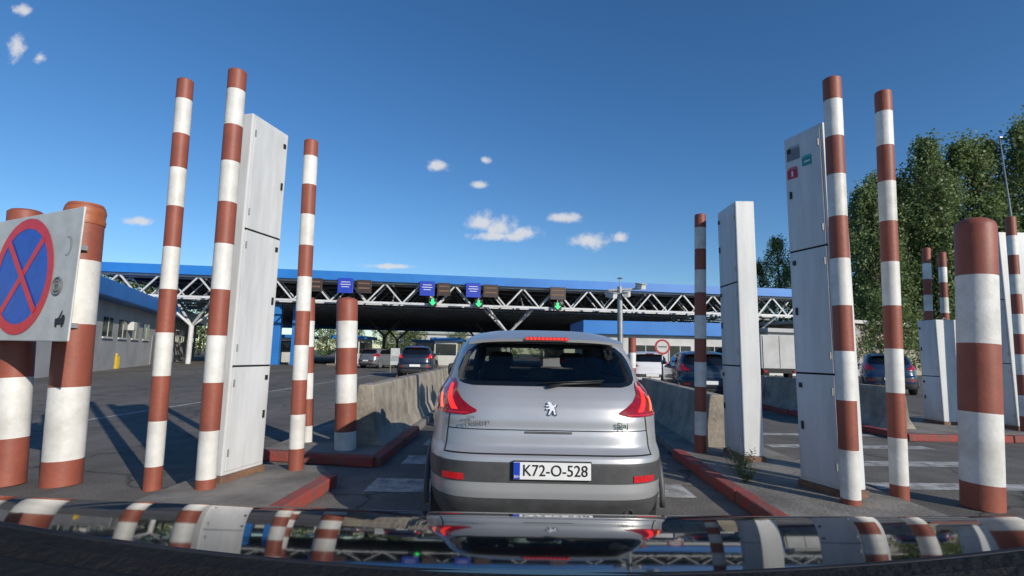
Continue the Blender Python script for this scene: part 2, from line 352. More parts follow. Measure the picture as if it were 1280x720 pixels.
# ---------------------------------------------------------------- cars
LV=[ # z, yr, yf, w, n
(.24,.14,4.20,.85,6.0),(.32,.06,4.28,.885,6.0),(.40,.015,4.33,.900,6.0),(.47,.0,4.35,.905,6.0),(.56,.0,4.36,.910,6.0),(.66,.0,4.36,.915,6.0),(.70,.01,4.35,.915,6.0),(.725,.04,4.34,.913,6.0),
(.76,.075,4.32,.912,5.8),(.84,.085,4.28,.914,5.6),(.875,.098,4.24,.914,5.6),(.93,.10,4.18,.912,5.6),(.96,.105,4.1,.908,5.6),(1.02,.125,3.95,.898,5.4),(1.08,.16,3.65,.882,5.2),(1.13,.20,3.30,.858,5.0),(1.165,.235,3.12,.832,4.8),(1.20,.27,3.02,.815,4.6),
(1.30,.345,2.80,.785,4.5),(1.40,.42,2.56,.748,4.4),(1.48,.49,2.36,.702,4.2),(1.53,.55,2.18,.658,4.0),(1.565,.66,2.02,.60,3.7),(1.59,.80,1.86,.52,3.3),(1.605,.98,1.68,.38,3)]
def lev(z):
    def lin(z):
        if z<=LV[0][0]: return LV[0][1:]
        if z>=LV[-1][0]: return LV[-1][1:]
        for a,b in zip(LV[:-1],LV[1:]):
            if a[0]<=z<=b[0]:
                f=(z-a[0])/(b[0]-a[0]); return tuple(a[i]+(b[i]-a[i])*f for i in range(1,5))
    h=.012; s=[lin(z+k*h) for k in (-1,0,1)]
    return tuple((s[0][i]+2*s[1][i]+s[2][i])/4 for i in range(4))
def S(t,z,e=0):
    yr,yf,w,n=lev(z); b=(yf-yr)/2+e; yc=(yr+yf)/2; w=w+e
    c,s=math.cos(t),math.sin(t)
    return Vector((w*math.copysign(abs(c)**(2/n),c), yc-b*math.copysign(abs(s)**(2/n),s), z))
def tx(fx,z):
    n=lev(z)[3]; a=math.acos(min(1,abs(fx))**(n/2)); return a if fx>=0 else math.pi-a
def patch(rows,fn,cols,e,step=.012,border=None):
    z0,z1=rows; n=max(1,int(abs(z1-z0)/step)); m=MB(); vs=[]
    for i in range(n+1):
        z=z0+(z1-z0)*i/n; a,b=fn(z)
        for j in range(cols+1):
            fx=a+(b-a)*j/cols
            vs.append(S(tx(max(-.9999,min(.9999,fx)),z),z,e))
    fs=[(i*(cols+1)+j,i*(cols+1)+j+1,(i+1)*(cols+1)+j+1,(i+1)*(cols+1)+j) for i in range(n) for j in range(cols)]
    m.add(vs,fs)
    if border:
        br,bc=border; m.m=[1 if (i<br or i>=n-br or j<bc or j>=cols-bc) else 0 for i in range(n) for j in range(cols)]
    return m
def interp(tab,z):
    if z<=tab[0][0]: return tab[0][1:]
    for a,b in zip(tab[:-1],tab[1:]):
        if a[0]<=z<=b[0]:
            f=(z-a[0])/(b[0]-a[0]); return tuple(a[i]+(b[i]-a[i])*f for i in range(1,len(a)))
    return tab[-1][1:]
def side_patch(side,zr,yfn,e,step=.02,cols=14,border=False):
    z0,z1=zr; n=max(1,int((z1-z0)/step)); m=MB(); vs=[]
    for i in range(n+1):
        z=z0+(z1-z0)*i/n; ya,yb=yfn(z); yr,yf,w,nn=lev(z); b=(yf-yr)/2; yc=(yr+yf)/2
        for j in range(cols+1):
            y=ya+(yb-ya)*j/cols; k=min(.999,abs(y-yc)/b); x=(w)*(1-k**nn)**(1/nn)+e
            vs.append((side*x,y,z))
    m.add(vs,[(i*(cols+1)+j,i*(cols+1)+j+1,(i+1)*(cols+1)+j+1,(i+1)*(cols+1)+j) for i in range(n) for j in range(cols)])
    if border: m.m=[1 if (i<2 or i>=n-2 or j<2 or j>=cols-2) else 0 for i in range(n) for j in range(cols)]
    return m
RW=[(1.165,-.66,.66),(1.175,-.745,.745),(1.19,-.80,.80),(1.22,-.845,.845),(1.28,-.865,.865),(1.36,-.86,.86),(1.42,-.835,.835),(1.46,-.785,.785),(1.48,-.72,.72)]
SWt=[(1.15,.85,3.0),(1.2,.80,2.93),(1.3,.85,2.72),(1.4,1.0,2.48),(1.49,1.25,2.25)]
def make_car(label,paint,loc,rotz,hero=False,lit=False,platetxt=None,group=None,cat='car',scale=1):
    e=thing('parked_car' if not hero else 'car',label,cat,loc=loc,rotz=rotz,group=group); e.scale=(scale,)*3
    N=180 if hero else 72; st=.01 if hero else .03
    zs=[]; z=.24
    while z<1.600: zs.append(z); z+=st
    zs.append(1.605)
    m=MB(); P=[]
    for z in zs:
        for k in range(N): p=S(2*math.pi*k/N,z); P.append(p); m.v.append(tuple(p))
    def inwin(p):
        z=p.z; yr,yf,w,n=lev(z); fx=abs(p.x)/w; yc=(yr+yf)/2
        if 1.180<z<1.465 and p.y<yc and fx<interp(RW,z)[1]-.025 and p.y<1.0: return True
        if 1.185<z<1.475 and p.y>yc and fx<.83: return True
        if 1.175<z<1.470 and fx>.9:
            a,b=interp(SWt,z)
            if a+.06<p.y<b-.06: return True
        return False
    for i in range(len(zs)-1):
        for k in range(N):
            q=[i*N+(k+1)%N,i*N+k,(i+1)*N+k,(i+1)*N+(k+1)%N]
            if hero and all(inwin(P[a]) for a in q): continue
            m.f.append(q); m.m.append(0)
    o=len(m.v); m.v.append((0,1.33,1.612)); b=(len(zs)-1)*N
    for k in range(N): m.f.append([b+(k+1)%N,b+k,o]); m.m.append(0)
    m.f.append(list(range(N))); m.m.append(0)
    body=m.obj('body',[paint],e,smooth=True)
    G=['tint','glass'] if hero else ['glass','glass']
    patch((1.165,1.48),lambda z:interp(RW,z),44,.004,.006 if hero else .02,border=(5,2)).obj('rear_window',G,e,smooth=True)
    BI=[(.535,-.90,.90),(.55,-.955,.955),(.645,-.96,.96),(.668,-.90,.90)]
    bum=patch((.535,.668),lambda z:interp(BI,z),60 if hero else 24,.005,.01).obj('bumper_insert',['trim'],e,smooth=True)
    patch((.25,.43),lambda z:(-.92,.92),40,.004,.02).obj('underside_trim',['trim'],e,smooth=True)
    TL=[(.965,.64,.955),(.985,.56,.966),(1.0,.56,.970),(1.03,.63,.970),(1.07,.70,.968),(1.12,.765,.958),(1.17,.805,.945),(1.19,.83,.93),(1.205,.86,.90)]
    for s in (1,-1):
        tl=patch((.965,1.205),lambda z:tuple(s*q for q in interp(TL,z)),26,.007,.007).obj('tail_light',['lens'],e,smooth=True)
        A=[(.998,.71,.765),(1.03,.745,.795),(1.08,.785,.83),(1.13,.815,.85),(1.17,.84,.865)]
        patch((.998,1.17),lambda z:tuple(s*q for q in interp(A,z)),6,.010,.01).obj('lamp_strip',['lit' if lit else 'refl'],tl,smooth=True)
        A2=[(1.0,.835,.868),(1.05,.865,.89),(1.10,.888,.905)]
        patch((1.0,1.10),lambda z:tuple(s*q for q in interp(A2,z)),6,.010,.01).obj('lamp_core',['lito' if lit else 'refl'],tl,smooth=True)
        A3=[(.973,.63,.92),(.984,.61,.93)]
        patch((.973,.984),lambda z:tuple(s*q for q in interp(A3,z)),16,.010,.01).obj('indicator_lamp',['refl'],tl,smooth=True)
        patch((.545,.588),lambda z:(s*.63,s*.80),8,.011,.01).obj('reflector',['refl'],e,smooth=True)
        side_patch(s,(1.15,1.49),lambda z:interp(SWt,z),.004,cols=30,border=True).obj('side_window',G,e,smooth=True)
        for wy in (.82,3.45):
            w=bpy.data.objects.new('wheel',None); col.objects.link(w); w.parent=e; w.location=(s*.765,wy,.335)
            m=MB(); m.tube([(-.11,0,0),(-.105,0,0),(-.06,0,0),(.06,0,0),(.105,0,0),(.11,0,0)],[.28,.315,.335,.335,.315,.24],36); m.obj('tyre',['tyre'],w,smooth=True,autos=40)
            m=MB(); m.tube([(s*.112,0,0),(s*.118,0,0)],[.235,.225],28); 
            for q in range(5):
                a=2*math.pi*q/5; m.beam((s*.122,0,0),(s*.122,.21*math.cos(a),.21*math.sin(a)),.02,.05)
            m.obj('rim',['rim'],w)
            m=MB(); 
            ar=[math.pi*(-.05+1.1*i/20) for i in range(21)]
            m.tube([(s*.128,.385*math.cos(a),.385*math.sin(a)) for a in ar],[.022]*21,8); m.obj('wheel_arch',['trim'],w,smooth=True)
        m=MB(); m.box(s*.86 if s>0 else s*1.04,s*1.04 if s>0 else s*.86,2.72,2.86,1.12,1.27); m.obj('door_mirror',['trim' if hero else paint],e,bevel=.035)
        for yy_ in (1.05,2.02): side_patch(s,(.45,1.14),lambda z:(yy_,yy_+.008),.002,cols=1).obj('door_gap',['gap'],e)
    m=MB(); n=20; vs=[]
    for i in range(n+1):
        z=1.16+(1.50-1.16)*i/n
        for j in range(21):
            fx=-.86+1.72*j/20; p=S(-tx(fx,z),z,.004); vs.append(p)
    m.add(vs,[(i*21+j,i*21+j+1,(i+1)*21+j+1,(i+1)*21+j) for i in range(n) for j in range(20)]); m.m=[1 if (i<2 or i>n-3 or j<1 or j>18) else 0 for i in range(n) for j in range(20)]
    m.obj('windscreen',G,e,smooth=True)
    m=MB(); rows=[]
    for i in range(25):
        u=-1+2*i/24; x=u*.60; bow=.05*u*u
        rows.append([(x,.47+bow,1.502-.02*u**4),(x,.36+bow,1.495-.03*u**4),(x,.355+bow,1.515-.03*u**4),(x,.50+bow,1.553-.035*u**4),(x,.78+bow,1.600-.06*u**4)])
    vs=[p for r in rows for p in r]
    m.add(vs,[(i*5+j,i*5+j+1,(i+1)*5+j+1,(i+1)*5+j) for i in range(24) for j in range(4)]); m.obj('spoiler',[paint],e,smooth=True,autos=40)
    m=MB(); m.box(-.165,.165,.340,.352,1.503,1.530); bl=m.obj('high_brake_light',['lens'],e,bevel=.003)
    if lit and hero:
        m=MB()
        for i in range(11):
            x=-.15+.3*i/10; m.box(x-.009,x+.009,.333,.338,1.509,1.525)
        m.split('lamp_segment',['lit'],bl)
    pl=MB(); pl.box(-.268,.268,-.030,-.004,.559,.683); po=pl.obj('number_plate',['ink'],e,bevel=.005,loc=(.02,0,0))
    m=MB(); m.box(-.261,.261,-.0335,-.031,.565,.677); m.obj('plate_face',['plate'],po,bevel=.001)
    if platetxt:
        m=MB(); m.box(-.259,-.217,-.036,-.0345,.567,.675); m.obj('blue_band',['plateblue'],po)
        text(platetxt,.104,'ink','plate_text',po,(.020,-.0365,.621),bold=.0002,sx=.92)
        text('BIH',.025,'plate','plate_text',po,(-.238,-.038,.583))
    if hero:
        patch((.712,.720),lambda z:(-.80,.80),40,.003,.004).obj('tailgate_gap',['gap'],e,smooth=True)
        patch((.866,.872),lambda z:(-.78,.78),40,.003,.003).obj('tailgate_gap',['gap'],e,smooth=True)
        for s in (1,-1):
            GT=[(.72,.79,.798),(.92,.775,.783),(.965,.775,.783)]
            patch((.72,.965),lambda z:tuple(s*q for q in interp(GT,z)),2,.003).obj('tailgate_gap',['gap'],e,smooth=True)
        m=patch((.848,.862),lambda z:(-.18,.18),20,.006,.005); m.obj('tailgate_handle',['trim'],e,smooth=True)
        L=[(.30,1.0),(.42,.97),(.55,.9),(.62,.78),(.75,.70),(.85,.72),(.95,.85),(1.0,.8),(.93,.62),(.80,.56),(.82,.45),(.90,.35),(.88,.2),(.95,.05),(.80,.0),(.76,.12),(.72,.28),(.60,.33),(.50,.2),(.38,.02),(.22,0),(.30,.12),(.38,.3),(.42,.42),(.30,.45),(.1,.38),(.05,.45),(.2,.52),(.38,.58),(.3,.66),(.1,.62),(.03,.7),(.2,.75),(.32,.78),(.2,.84),(.18,.9)]
        n=len(L); sx,sz=.082,.098
        vs=[((a-.5)*sx,-.005,(b-.5)*sz) for a,b in L]+[((a-.5)*sx,0,(b-.5)*sz) for a,b in L]
        m=MB(); m.add(vs,[tuple(range(n))]+[(i,(i+1)%n,n+(i+1)%n,n+i) for i in range(n)])
        m.obj('emblem_shadow',['badge'],e,loc=(.024,.116,1.016),rot=(math.radians(-22),0,0)).scale=(1.06,.5,1.04)
        m.obj('emblem',['chrome'],e,loc=(.018,.111,1.020),rot=(math.radians(-22),0,0)).scale=(.94,1,.96)
        text('PEUGEOT',.036,'badge','badge_text',e,(-.50,.082,.915),bold=.0002,sx=1.15)
        text('3008',.024,'badge','badge_text',e,(-.55,.086,.952),bold=.0001,sx=1.2)
        text('Sjaj',.052,'green','badge_text',e,(.52,.080,.912),bold=.0008,sx=1.15)
        m=MB(); m.tube([(.0,.20,1.165),(.12,.225,1.185),(.40,.25,1.20)],[.014,.009,.006],8); m.tube([(-.05,.215,1.19),(.42,.262,1.213)],[.006,.006],6); m.obj('rear_wiper',['black'],e,smooth=True)
        m=MB(); m.tube([(.55,.05,.33),(.55,.3,.33)],[.03,.03],16,cap=False); m.obj('exhaust_pipe',['grey'],e,smooth=True)
        m=MB(); m.box(-.70,.70,.55,2.85,.45,.50); m.box(-.72,-.70,.55,2.85,.45,1.13); m.box(.70,.72,.55,2.85,.45,1.13); m.box(-.70,.70,.45,.55,.45,1.12); m.box(-.70,.70,2.75,3.0,.45,1.12); m.obj('cabin_tub',['seat'],e)
        m=MB(); m.box(-.62,.62,.95,1.12,.5,1.15); m.obj('rear_bench',['seat'],e,bevel=.04)
        for x in (-.40,0,.40):
            m=MB(); m.box(x-.12,x+.12,.98,1.08,1.17,1.33 if x else 1.28); m.obj('headrest',['seat'],e,bevel=.04)
        for x in (-.38,.38):
            m=MB(); m.box(x-.24,x+.24,1.85,2.0,.5,1.24); m.obj('front_seat',['seat'],e,bevel=.06)
            m=MB(); m.box(x-.13,x+.13,1.87,1.98,1.26,1.42); m.obj('headrest',['seat'],e,bevel=.05)
    return e
make_car('silver compact hatchback with lit brake lights waiting in lane','silver',(.275,3.60,.0),0,hero=True,lit=True,platetxt='K72-O-528')
GC='cars queuing at the border crossing'
make_car('dark suv waiting before the border canopy','darkpaint',(-5.1,27.5,0),math.radians(4),group=GC,lit=True,scale=1.08)
make_car('dark car standing beyond the concrete barrier','darkpaint',(6.2,16.2,0),math.radians(-8),group=GC)
make_car('white car waiting ahead of a dark car','whitepaint',(5.9,21.6,0),math.radians(-4),group=GC,lit=True)
make_car('dark blue suv parked in a far lane','bluepaint',(15.9,21.6,0),math.radians(-28),group=GC,scale=1.08)
make_car('grey car standing under the canopy','greypaint',(-11.5,41,0),math.radians(-20),group=GC)
make_car('grey car in far lane under canopy','greypaint',(-8.2,46,0),math.radians(5),group=GC)
make_car('white car passing a booth under the canopy','whitepaint',(-13.0,53,0),math.radians(0),group=GC)

# ---------------------------------------------------------------- own car front
own=thing('car','dark glossy car bonnet seen from the driving seat','car',loc=(0,0,0))
m=MB(); nx,ny=80,60; vs=[]
for j in range(ny+1):
    y=.50+1.55*j/ny
    for i in range(nx+1):
        x=-1.7+3.4*i/nx
        z=1.146-.132*(y-.7)-.135*(y-.7)**2+.014*(x/1.2)**2
        vs.append((x,y,z))
m.add(vs,[(j*(nx+1)+i,j*(nx+1)+i+1,(j+1)*(nx+1)+i+1,(j+1)*(nx+1)+i) for j in range(ny) for i in range(nx)])
m.obj('bonnet',['bonnet'],own,smooth=True)
def cz_(x): return 1.163+.038*(abs(x)/.57)**2.0-.0035*x/.57
m=MB(); prof=[(.66,-.035),(.60,-.004),(.59,-.001),(.575,-.006),(.565,-.002),(.55,-.010),(.54,-.007),(.50,-.020),(.42,-.05),(.30,-.16)]
vs=[];nx=60
for i in range(nx+1):
    x=-.95+1.9*i/nx
    for (y,dz) in prof: vs.append((x,y,cz_(x)+dz))
k=len(prof); m.add(vs,[(i*k+j,i*k+j+1,(i+1)*k+j+1,(i+1)*k+j) for i in range(nx) for j in range(k-1)]); m.obj('windscreen_cowl',['cowl'],own,smooth=True,autos=25)
m=MB(); m.tube([(-.95+1.9*i/40,.615,cz_(-.95+1.9*i/40)-.012) for i in range(41)],[.005]*41,8); m.obj('rubber_seal',['black'],own,smooth=True)

# ---------------------------------------------------------------- concrete barriers
def barrier(a,b,h,label,w=.6):
    a=Vector((*a,0));b=Vector((*b,0)); L=(b-a).length; ang=math.atan2(b.y-a.y,b.x-a.x)
    e=thing('concrete_barrier',label,'barrier',loc=a,rotz=ang,group='concrete barriers between lanes')
    prof=[(-w/2,0),(-w/2,.09),(-w*.28,.3),(-w*.18,h-.02),(-w*.15,h),(w*.15,h),(w*.18,h-.02),(w*.28,.3),(w/2,.09),(w/2,0)]
    m=MB(); n=len(prof); segs=max(1,round(L/2.4))
    for s in range(segs):
        x0=L*s/segs+.012; x1=L*(s+1)/segs-.012; dy=random.uniform(-.02,.02)
        vs=[(x0,p+dy,q) for p,q in prof]+[(x1,p+dy,q) for p,q in prof]
        m.add(vs,[tuple(range(n)),tuple(range(2*n-1,n-1,-1))]+[(i,n+i,n+(i+1)%n,(i+1)%n) for i in range(n)])
    m.split('barrier_segment',['conc'],e,bevel=.014)
    m=MB()
    for s in range(segs):
        for t in (.2,.8):
            x=L*(s+t)/segs; m.tube([(x,0,h-.01),(x,0,h+.03),(x+.06,0,h+.05),(x+.12,0,h+.03),(x+.12,0,h-.01)],[.008]*5,6)
    m.split('lifting_loop',['cab_old'],e,smooth=True)
    return e
barrier((-2.0,7.25),(-1.98,16.5),.93,'tan concrete barrier running behind striped bollards')
barrier((3.05,7.65),(3.45,13.2),.86,'low concrete barrier beside the queuing silver car')
barrier((7.55,10.1),(7.4,17.4),.90,'grey concrete barrier dividing the far lanes')

# ---------------------------------------------------------------- canopy
ex=Vector((60.3,8,0)).normalized(); ang=math.atan2(8,60.3)
cn=thing('border_canopy','wide steel truss canopy with blue fascia over border lanes','canopy',loc=(-32.8,40,0),rotz=ang)
LC=60.8; DC=46
m=MB(); m.box(0,LC,-.15,.0,7.2,7.95); m.box(0,LC,DC,DC+.15,4.9,7.95); m.box(-.15,-.002,-.15,DC+.15,7.2,7.95); m.box(LC+.002,LC+.15,-.15,DC+.15,7.2,7.95)
m.split('fascia',['cblue'],cn)
m=MB(); m.box(.01,LC-.01,.01,DC-.01,7.45,7.62); m.obj('roof_deck',['deck'],cn)
def truss(y,mt,name,zt=7.12,zb=5.45,step=1.45,t=.10):
    m=MB(); m.beam((0,y,zt),(LC,y,zt),t*1.4); m.beam((0,y,zb),(LC,y,zb),t*1.5)
    n=int(LC/step); s=LC/n
    for i in range(n):
        a=i*s
        m.beam((a,y,zt if i%2 else zb),(a+s,y,zb if i%2 else zt),t)
    return m.obj(name,[mt],cn)
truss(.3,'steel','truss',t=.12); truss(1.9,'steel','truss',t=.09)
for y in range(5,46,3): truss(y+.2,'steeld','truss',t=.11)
for i in range(17):
    x=.5+i*(LC-1)/16
    m=MB(); m.beam((x,.3,6.95),(x,DC-.5,6.95),.13); m.beam((x,.3,5.62),(x,DC-.5,5.62),.13)
    for j in range(22):
        y=.4+j*2.05; m.beam((x,y,6.95 if j%2 else 5.62),(x,y+2.05,5.62 if j%2 else 6.95),.09)
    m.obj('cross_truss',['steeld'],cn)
for x in (6,20,33.2,47,57):
    for y in (3,22,41):
        if (x,y) in ((20,3),(47,3)): continue
        m=MB(); m.tube([(x,y,0),(x,y,3.3)],[.20,.20],16)
        for dx,dy in ((-2.1,-1.4),(2.1,-1.4),(-2.1,1.4),(2.1,1.4)): m.tube([(x,y,3.2),(x+dx,y+dy,5.45)],[.12,.10],10)
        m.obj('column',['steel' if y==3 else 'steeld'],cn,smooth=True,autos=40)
for x in (12.6,14.2):
    m=MB(); m.box(x-.3,x+.3,4.0,4.6,0,5.3); m.obj('clad_column',['cblue'],cn,bevel=.02)
def canpt(s,d,z): p=Vector((-32.8,40,0))+ex*s+Vector((-ex.y,ex.x,0))*d; return (p.x,p.y,z)
for s in (19.1,25.8,29.7):
    e=thing('lane_sign','blue overhead lane sign on canopy truss','sign',loc=canpt(s,-.35,6.1),rotz=ang,group='overhead lane signs')
    m=MB(); m.box(-.62,.62,-.06,.06,0,1.25); m.obj('panel',['sgn'],e,bevel=.02)
    m=MB()
    for z,w in ((.90,.36),(.70,.42),(.5,.30)): m.box(-w,w,-.068,-.062,z,z+.05)
    m.split('lettering',['plate'],e)
for s,w in ((16.6,1.3),(20.6,1.2),(27.2,1.1),(31.2,1.3),(37.1,1.4)):
    e=thing('display_panel','dark brown electronic display on canopy truss','display',loc=canpt(s,-.35,6.15),rotz=ang,group='overhead displays')
    m=MB(); m.box(-w/2,w/2,-.08,.08,0,1.1); m.obj('panel',['disp'],e,bevel=.02)
    m=MB()
    for z in (.75,.35): m.box(-w*.38,w*.38,-.09,-.082,z,z+.12)
    m.split('led_row',['cab_old'],e)
for s in (26.3,30.2,37.1):
    e=thing('lane_signal','green lit arrow signal hanging below canopy','traffic light',loc=canpt(s,-.3,5.25),rotz=ang,group='green arrow lane signals'); e.scale=(.82,.82,.82)
    m=MB(); m.box(-.42,.42,-.06,.1,0,.84); m.obj('housing',['black'],e,bevel=.03)
    m=MB(); m.add([(-.12,-.07,.76),(-.12,-.07,.42),(-.33,-.07,.42),(0,-.07,.07),(.33,-.07,.42),(.12,-.07,.42),(.12,-.07,.76)],[tuple(range(7))]); m.obj('arrow',['arrow'],e)
    m=MB(); m.box(-.03,.03,0,.04,.84,1.2); m.obj('hanger',['steel'],e)
def booth(x,y,label,w=2.2,l=4.5):
    e=thing('control_booth',label,'booth',loc=(x,y,0),group='border control booths')
    m=MB(); m.box(-w/2,w/2,0,l,.15,1.1); m.box(-w/2,w/2,0,l,2.2,2.5); 
    for px in (-w/2,w/2-.1):
        for py in (0,l/2-.05,l-.1): m.box(px,px+.1,py,py+.1,1.1,2.2)
    m.obj('wall',['wallw'],e)
    m=MB(); m.box(-w/2+.04,w/2-.04,.04,l-.04,1.1,2.2); m.obj('window',['win'],e)
    m=MB(); m.box(-w/2-.4,w/2+.4,-.4,l+.4,2.5,2.8); m.obj('roof',['cblue'],e)
    m=MB(); m.box(-w/2-.3,w/2+.3,-1.5,l+1.5,0,.15); m.obj('plinth',['conc2'],e)
for x,y in ((-26,56),(-22,50),(-15.5,49),(-10,60),(-6.3,50),(-2.2,56),(4.5,54),(11,62)): booth(x,y,'white control booth with blue roof under the canopy')

# ---------------------------------------------------------------- buildings
def building(label,loc,rot,L,W,H,wallm,fasc,wins,fh=.9,cat='building'):
    e=thing('building',label,cat,loc=loc,rotz=rot)
    m=MB(); m.box(0,L,0,W,0,H-fh); m.obj('wall',[wallm],e)
    m=MB(); m.box(-.35,L+.35,-.45,W+.35,H-fh+.004,H); m.obj('roof',[fasc],e,bevel=.03)
    for (x,z,w,h) in wins:
        m=MB(); m.box(x,x+w,-.03,.05,z,z+h,0); 
        wo=m.obj('window',['win'],e)
        m=MB(); m.box(x-.07,x,-.06,.04,z-.07,z+h+.07); m.box(x+w,x+w+.07,-.06,.04,z-.07,z+h+.07); m.box(x,x+w,-.06,.04,z+h,z+h+.07); m.box(x,x+w,-.06,.04,z-.07,z); m.box(x+w/2-.03,x+w/2+.03,-.055,-.032,z,z+h)
        m.obj('frame',['wallw'],wo)
    return e
a=math.atan2(58-19,-35.7+18.5)
lb=thing('building','long grey customs building with blue roof edge','building',loc=(-18.5,19,0),rotz=a)
Lb=44
m=MB(); m.box(0,Lb,0,12,0,3.9); m.obj('wall',['wallg'],lb)
m=MB(); m.box(-.4,Lb+.4,-.9,12.4,3.905,4.8); m.obj('roof',['cblue'],lb,bevel=.05)
for i in range(14):
    x=1.5+i*3.0
    m=MB(); 
    if i%5==2: m.box(x,x+1.1,-.04,.02,.02,2.2); m.obj('door',['grey'],lb)
    else:
        m.box(x,x+1.7,-.03,.02,1.9,3.0); w=m.obj('window',['win'],lb)
        m=MB(); m.box(x+.82,x+.88,-.05,-.032,1.9,3.0); m.box(x-.08,x+1.78,-.1,-.032,1.8,1.9); m.obj('frame',['wallw'],w)
    if i%3==1:
        m=MB(); m.box(x+1.9,x+2.6,-.35,-.005,2.4,2.95); m.obj('air_conditioner',['wallw'],lb,bevel=.03)
building('white low building with blue fascia beside the crossing lanes',(5.6,38,0),.05,12.5,5,3.95,'wallw','cblue',[(1+i*2.6,1.1,1.6,1.1) for i in range(4)],1.0)
building('low beige building with flat roof beside tall trees',(31,50,0),.35,14,8,5.4,'wallb','wallw',[(1+i*4.2,2.6,2.4,.9) for i in range(3)],.35)
building('white low service building beyond the far lanes',(22,44,0),.25,9,6,4.0,'wallw','wallg',[(1+i*2.6,1.2,1.5,1.2) for i in range(3)],.35)
building('distant pale building under the canopy far behind',(-30,120,0),.0,26,8,6.0,'wallw','wallg',[(1+i*3,1.5,1.8,1.6) for i in range(8)],.5)

# white truck
e=thing('white_truck','white box truck standing before the canopy end','truck',loc=(18.0,34.5,0),rotz=math.radians(-6))
m=MB(); m.box(-1.2,1.2,0,5.5,.75,3.0); m.obj('cargo_box',['wallw'],e,bevel=.04)
m=MB(); m.box(-1.1,1.1,5.6,7.4,.5,2.5); m.obj('cab',['wallw'],e,bevel=.15)
m=MB(); m.box(-1.1,1.1,.05,7.3,.45,.74); m.obj('chassis',['black'],e)
m=MB(); m.box(-.01,.01,-.015,-.002,.8,2.95); m.box(-1.1,-1.06,-.015,-.002,.8,2.95); m.box(1.06,1.1,-.015,-.002,.8,2.95); m.split('rear_door_gap',['gap'],e)
for s in (-1,1):
    for y in (1.3,6.4):
        m=MB(); m.tube([(s*.85,y,.45),(s*1.12,y,.45)],[.45,.45],24); m.obj('wheel',['tyre'],e,smooth=True,autos=40)
    m=MB(); m.box(s*.95-.1,s*.95+.1,-.02,.04,.5,.62); m.obj('tail_light',['refl'],e)

# camera pole
e=thing('camera_pole','grey steel pole carrying surveillance cameras and lamp','pole',loc=(4.25,20,0))
m=MB(); m.tube([(0,0,0),(0,0,.2),(0,0,4.1)],[.13,.12,.10],14); m.obj('mast',['grey'],e,smooth=True,autos=40)
m=MB(); m.beam((-.45,0,3.95),(.9,0,4.05),.07); m.obj('crossarm',['grey'],e)
for x,z,r in ((-.38,3.75,.5),(.28,3.80,-.4),(.78,4.12,.3)):
    m=MB(); m.box(-.10,.10,-.28,.2,-.10,.10); m.box(-.12,.12,-.33,.22,.10,.13); m.obj('surveillance_camera',['wallw'],e,bevel=.015,loc=(x,-.05,z),rot=(math.radians(12),0,r))
m=MB(); m.tube([(.0,0,4.1),(0,0,4.45)],[.015,.015],8); m.tube([(0,0,4.42),(0,0,4.47)],[.12,.05],12); m.obj('top_lamp',['grey'],e,smooth=True,autos=40)
# round sign
e=thing('round_sign','round white traffic sign with red border on post','sign',loc=(5.35,18.2,0))
m=MB(); m.tube([(0,.03,0),(0,.03,2.0)],[.03,.03],10); m.obj('post',['grey'],e,smooth=True)
m=MB(); m.tube([(0,0,1.74),(0,-.02,1.74)],[.27,.27],36); m.obj('border',['dred'],e)
m=MB(); m.tube([(0,-.021,1.74),(0,-.026,1.74)],[.20,.20],36); m.obj('face',['swhite'],e)
m=MB(); m.box(-.15,.15,-.032,-.028,1.725,1.76); m.obj('bar',['ink'],e)
# lamp mast right
e=thing('lamp_mast','very tall thin steel mast beside tall trees','street lamp',loc=(40.3,40,0))
m=MB(); m.tube([(0,0,0),(0,0,6),(-.55,0,19.8)],[.16,.10,.04],10); m.obj('mast',['grey'],e,smooth=True)
m=MB(); m.box(-.65,-.35,-.1,.1,19.7,19.85); m.obj('lamp_head',['grey'],e,bevel=.04)
# stand
e=thing('notice_stand','small white notice stand on the asphalt','sign',loc=(-7.6,34,0))
m=MB(); m.box(-.3,.3,-.03,.03,.5,1.6); m.obj('board',['swhite'],e,bevel=.02)
m=MB(); m.box(-.24,.24,-.036,-.032,.75,1.1); m.obj('panel',['lgrey2'],e)
m=MB(); m.beam((-.27,0,0),(-.27,0,.5),.05); m.beam((.27,0,0),(.27,0,.5),.05); m.split('leg',['grey'],e)
# yellow box
e=thing('yellow_box','small yellow box standing by grey building','box',loc=(-24.0,31.5,0))
m=MB(); m.box(-.15,.15,-.15,.15,.0,.75); m.obj('case',['yellow'],e,bevel=.04)
m=MB(); m.tube([(0,0,.75),(0,0,.9),(0,0,.95)],[.08,.08,.03],14); m.obj('lid',['yellow'],e,smooth=True)
